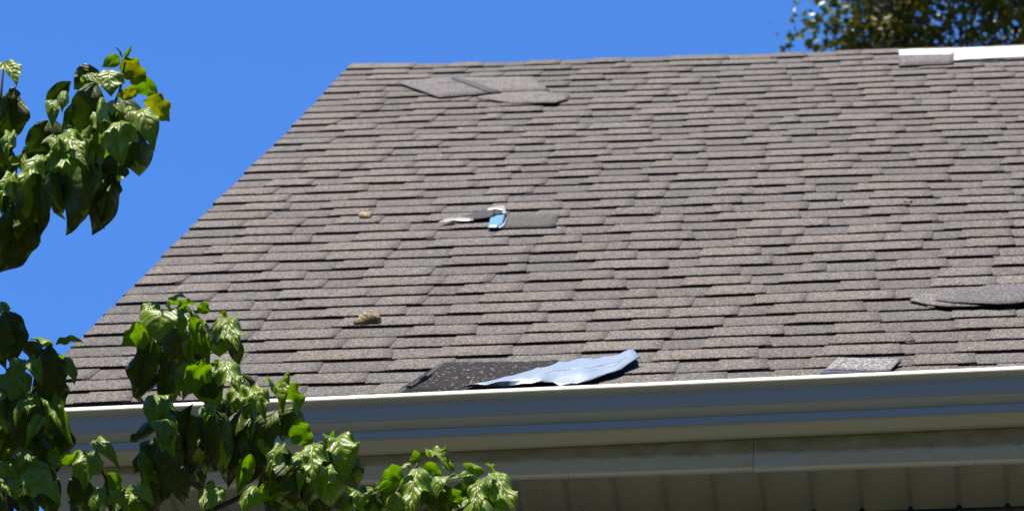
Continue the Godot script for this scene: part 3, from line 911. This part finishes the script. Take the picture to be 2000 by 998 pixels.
func build_far_tree() -> void:
	var foot := Vector3(3.6, 0, -13.5)
	var tree := thing("broadleaf_tree", "tall glossy leaved tree rising behind the roof ridge", "tree", foot)
	limb([foot, foot + Vector3(0.1, 6, 0), foot + Vector3(-0.1, 13, 0), foot + Vector3(0.1, 19, 0), foot + Vector3(-0.1, 25, 0)], 0.38, 0.08, tree, "trunk")
	var spots := []
	var tints := []
	var heart := foot + Vector3(-1.24, 20.2, 0)
	for k in 760:
		var dir := Vector3(rng.randfn(), rng.randfn(), rng.randfn()).normalized()
		var f := pow(rng.randf(), 0.36)
		var c := heart + dir * Vector3(3.85, 4.0, 3.4) * f
		if k % 9 == 0:
			var root := foot + Vector3(0, clampf(c.y - 1.5 - 1.5 * f, 11.0, 23.0), 0)
			limb([root, root.lerp(c, 0.55) + Vector3(0, 0.25, 0), c], 0.05, 0.01, tree)
		var tone := rng.randf_range(0.65, 1.3)
		var yellow := rng.randf_range(0.7, 1.5)
		var small := c.y < 20.6 and c.x < 2.4
		if not small and c.y < 21.6 and c.x < 2.4:
			continue
		for j in (430 if small else 90):
			var tw := Vector3(rng.randfn(), rng.randfn() * 0.7, rng.randfn()) * (0.18 if small else 0.3)
			var hang := Vector3(rng.randf_range(-1, 1), rng.randf_range(-0.9, 0.5), rng.randf_range(-1, 1)).normalized() * rng.randf_range(0.045, 0.07) * (1.15 if small else 2.6)
			var z := hang.normalized().cross(Vector3(rng.randf_range(-1, 1), rng.randf_range(-1, 1), rng.randf_range(-1, 1))).normalized()
			var x := hang.normalized().cross(z)
			spots.append(Transform3D(Basis(x * hang.length() * 0.55, hang, z * hang.length()), c + tw - foot))
			var k2 := tone * rng.randf_range(0.75, 1.3)
			tints.append(Color(0.105 * k2 * yellow, 0.115 * k2, 0.010 * k2))
	var st := begin()
	for t in [[Vector3(0, 0, 0), Vector3(-0.5, 0.45, 0.1), Vector3(0, 0.5, 0)], [Vector3(0, 0, 0), Vector3(0, 0.5, 0), Vector3(0.5, 0.45, 0.1)], [Vector3(-0.5, 0.45, 0.1), Vector3(0, 1, -0.12), Vector3(0, 0.5, 0)], [Vector3(0, 0.5, 0), Vector3(0, 1, -0.12), Vector3(0.5, 0.45, 0.1)]]:
		for p in t:
			st.set_color(Color.WHITE)
			st.add_vertex(p)
	var mm := MultiMesh.new()
	mm.transform_format = MultiMesh.TRANSFORM_3D
	mm.use_colors = true
	mm.mesh = done(st)
	mm.instance_count = spots.size()
	for i in spots.size():
		mm.set_instance_transform(i, spots[i])
		mm.set_instance_color(i, tints[i])
	var cr := MultiMeshInstance3D.new()
	cr.name = "crown"
	cr.multimesh = mm
	cr.material_override = M.far_leaf
	cr.set_meta("kind", "stuff")
	tree.add_child(cr, true)

func build_added_shade_trees() -> void:
	# unseen trees added behind the camera to shade the eave from the low sky
	var st := begin()
	for t in [[Vector3(0, 0, 0), Vector3(-0.5, 0.5, 0.12), Vector3(0, 1, 0)], [Vector3(0, 0, 0), Vector3(0, 1, 0), Vector3(0.5, 0.5, 0.12)]]:
		for p in t:
			st.set_color(Color.WHITE)
			st.add_vertex(p)
	var clump := done(st)
	var m := mat(Color(0.030, 0.048, 0.012), 0.8)
	m.cull_mode = BaseMaterial3D.CULL_DISABLED
	var proto: Node3D
	for k in 6:
		var where := Vector3([-15.0, -8.5, -2.5, 4.0, 10.5, 17.0][k], 0, [17.0, 20.5, 19.0, 21.0, 19.5, 17.5][k])
		var label: String = "unseen broad leafy tree added behind the camera to block low sky, " + ["leftmost of six in the row", "second from the left", "third from the left", "third from the right", "second from the right", "rightmost of six in the row"][k]
		var grp := "unseen trees added behind the camera to block low sky"
		if k:
			var c: Node3D = proto.duplicate()
			c.name = numbered("added_shade_tree", self)
			add_child(c, true)
			c.position = where
			c.set_meta("label", label)
			c.rotation.y = k * 1.3
			c.scale = Vector3.ONE * (0.92 + 0.06 * (k % 3))
			continue
		proto = thing("added_shade_tree", label, "tree", where, grp)
		limb([where, where + Vector3(0.1, 5, 0), where + Vector3(0, 12, 0.1), where + Vector3(0.1, 18, 0)], 0.35, 0.08, proto, "trunk")
		var mm := MultiMesh.new()
		mm.transform_format = MultiMesh.TRANSFORM_3D
		mm.mesh = clump
		mm.instance_count = 5200
		for i in mm.instance_count:
			var d := Vector3(rng.randfn(), rng.randfn(), rng.randfn()).normalized() * pow(rng.randf(), 0.4)
			var c := Vector3(0, 11.5, 0) + d * Vector3(4.6, 9.5, 4.6)
			var y := Vector3(rng.randf_range(-1, 1), rng.randf_range(-1, 0.3), rng.randf_range(-1, 1)).normalized() * rng.randf_range(0.35, 0.6)
			var z := y.normalized().cross(Vector3(rng.randf_range(-1, 1), rng.randf_range(-1, 1), rng.randf_range(-1, 1))).normalized()
			mm.set_instance_transform(i, Transform3D(Basis(y.normalized().cross(z) * y.length() * 0.8, y, z * y.length()), c))
		var cr := MultiMeshInstance3D.new()
		cr.name = "crown"
		cr.multimesh = mm
		cr.material_override = m
		cr.set_meta("kind", "stuff")
		proto.add_child(cr, true)

# ------------------------------------------------------------------ scene
func _ready() -> void:
	rng.seed = 20240
	noise.seed = 5
	noise.frequency = 0.05
	# camera: long lens, tilted up 34 degrees, slightly rolled, the frame cut from the left of a larger one
	var e := deg_to_rad(34.2)
	var roll := 0.0322
	ax = Vector3(0, sin(e), -cos(e))
	var u0 := Vector3(0, cos(e), sin(e))
	rt = Vector3(1, 0, 0) * cos(roll) - u0 * sin(roll)
	up = u0 * cos(roll) + Vector3(1, 0, 0) * sin(roll)
	var cam := Camera3D.new()
	cam.name = "camera"
	cam.projection = Camera3D.PROJECTION_FRUSTUM
	cam.near = 0.5
	cam.far = 400.0
	cam.size = 998.0 / FOCAL * cam.near
	cam.frustum_offset = Vector2((1000.0 - CX) / FOCAL * cam.near, 0)
	cam.transform = Transform3D(Basis(rt, up, -ax), cam_at)
	var lens := CameraAttributesPhysical.new()
	lens.frustum_focal_length = 100.0
	lens.exposure_aperture = 8.5
	lens.frustum_focus_distance = 9.6
	lens.frustum_near = 0.5
	lens.frustum_far = 400.0
	cam.attributes = lens
	add_child(cam)
	cam.current = true
	# clear blue sky
	var sky := ProceduralSkyMaterial.new()
	sky.sky_top_color = Color(0.019, 0.069, 0.235).linear_to_srgb()
	sky.sky_horizon_color = Color(0.080, 0.232, 0.65).linear_to_srgb()
	sky.sky_curve = 0.4
	sky.ground_bottom_color = Color(0.035, 0.04, 0.025).linear_to_srgb()
	sky.ground_horizon_color = Color(0.06, 0.065, 0.05).linear_to_srgb()
	sky.sun_angle_max = 2.0
	var env := Environment.new()
	env.background_mode = Environment.BG_SKY
	env.sky = Sky.new()
	env.sky.sky_material = sky
	env.tonemap_mode = Environment.TONE_MAPPER_LINEAR
	env.tonemap_exposure = 2.4
	env.sdfgi_enabled = true
	env.ssao_enabled = true
	env.ssil_enabled = true
	var we := WorldEnvironment.new()
	we.name = "world_environment"
	we.environment = env
	add_child(we)
	var sun := DirectionalLight3D.new()
	sun.name = "sun"
	sun.light_energy = 1.6
	sun.light_color = Color(1.0, 0.97, 0.93)
	sun.light_angular_distance = 0.5
	sun.shadow_enabled = true
	add_child(sun)
	sun.look_at_from_position(Vector3(-0.16, 0.92, 0.34) * 50.0, Vector3.ZERO, Vector3.RIGHT)
	make_materials()
	# ground
	var gm := PlaneMesh.new()
	gm.size = Vector2(600, 600)
	var ground := MeshInstance3D.new()
	ground.name = "ground"
	ground.mesh = gm
	ground.material_override = mat(Color(0.036, 0.037, 0.020), 0.95)
	ground.set_meta("kind", "structure")
	ground.set_meta("label", "lawn in front of the house")
	add_child(ground)
	build_house()
	build_debris()
	build_far_tree()
	build_dogwood()
	build_added_shade_trees()
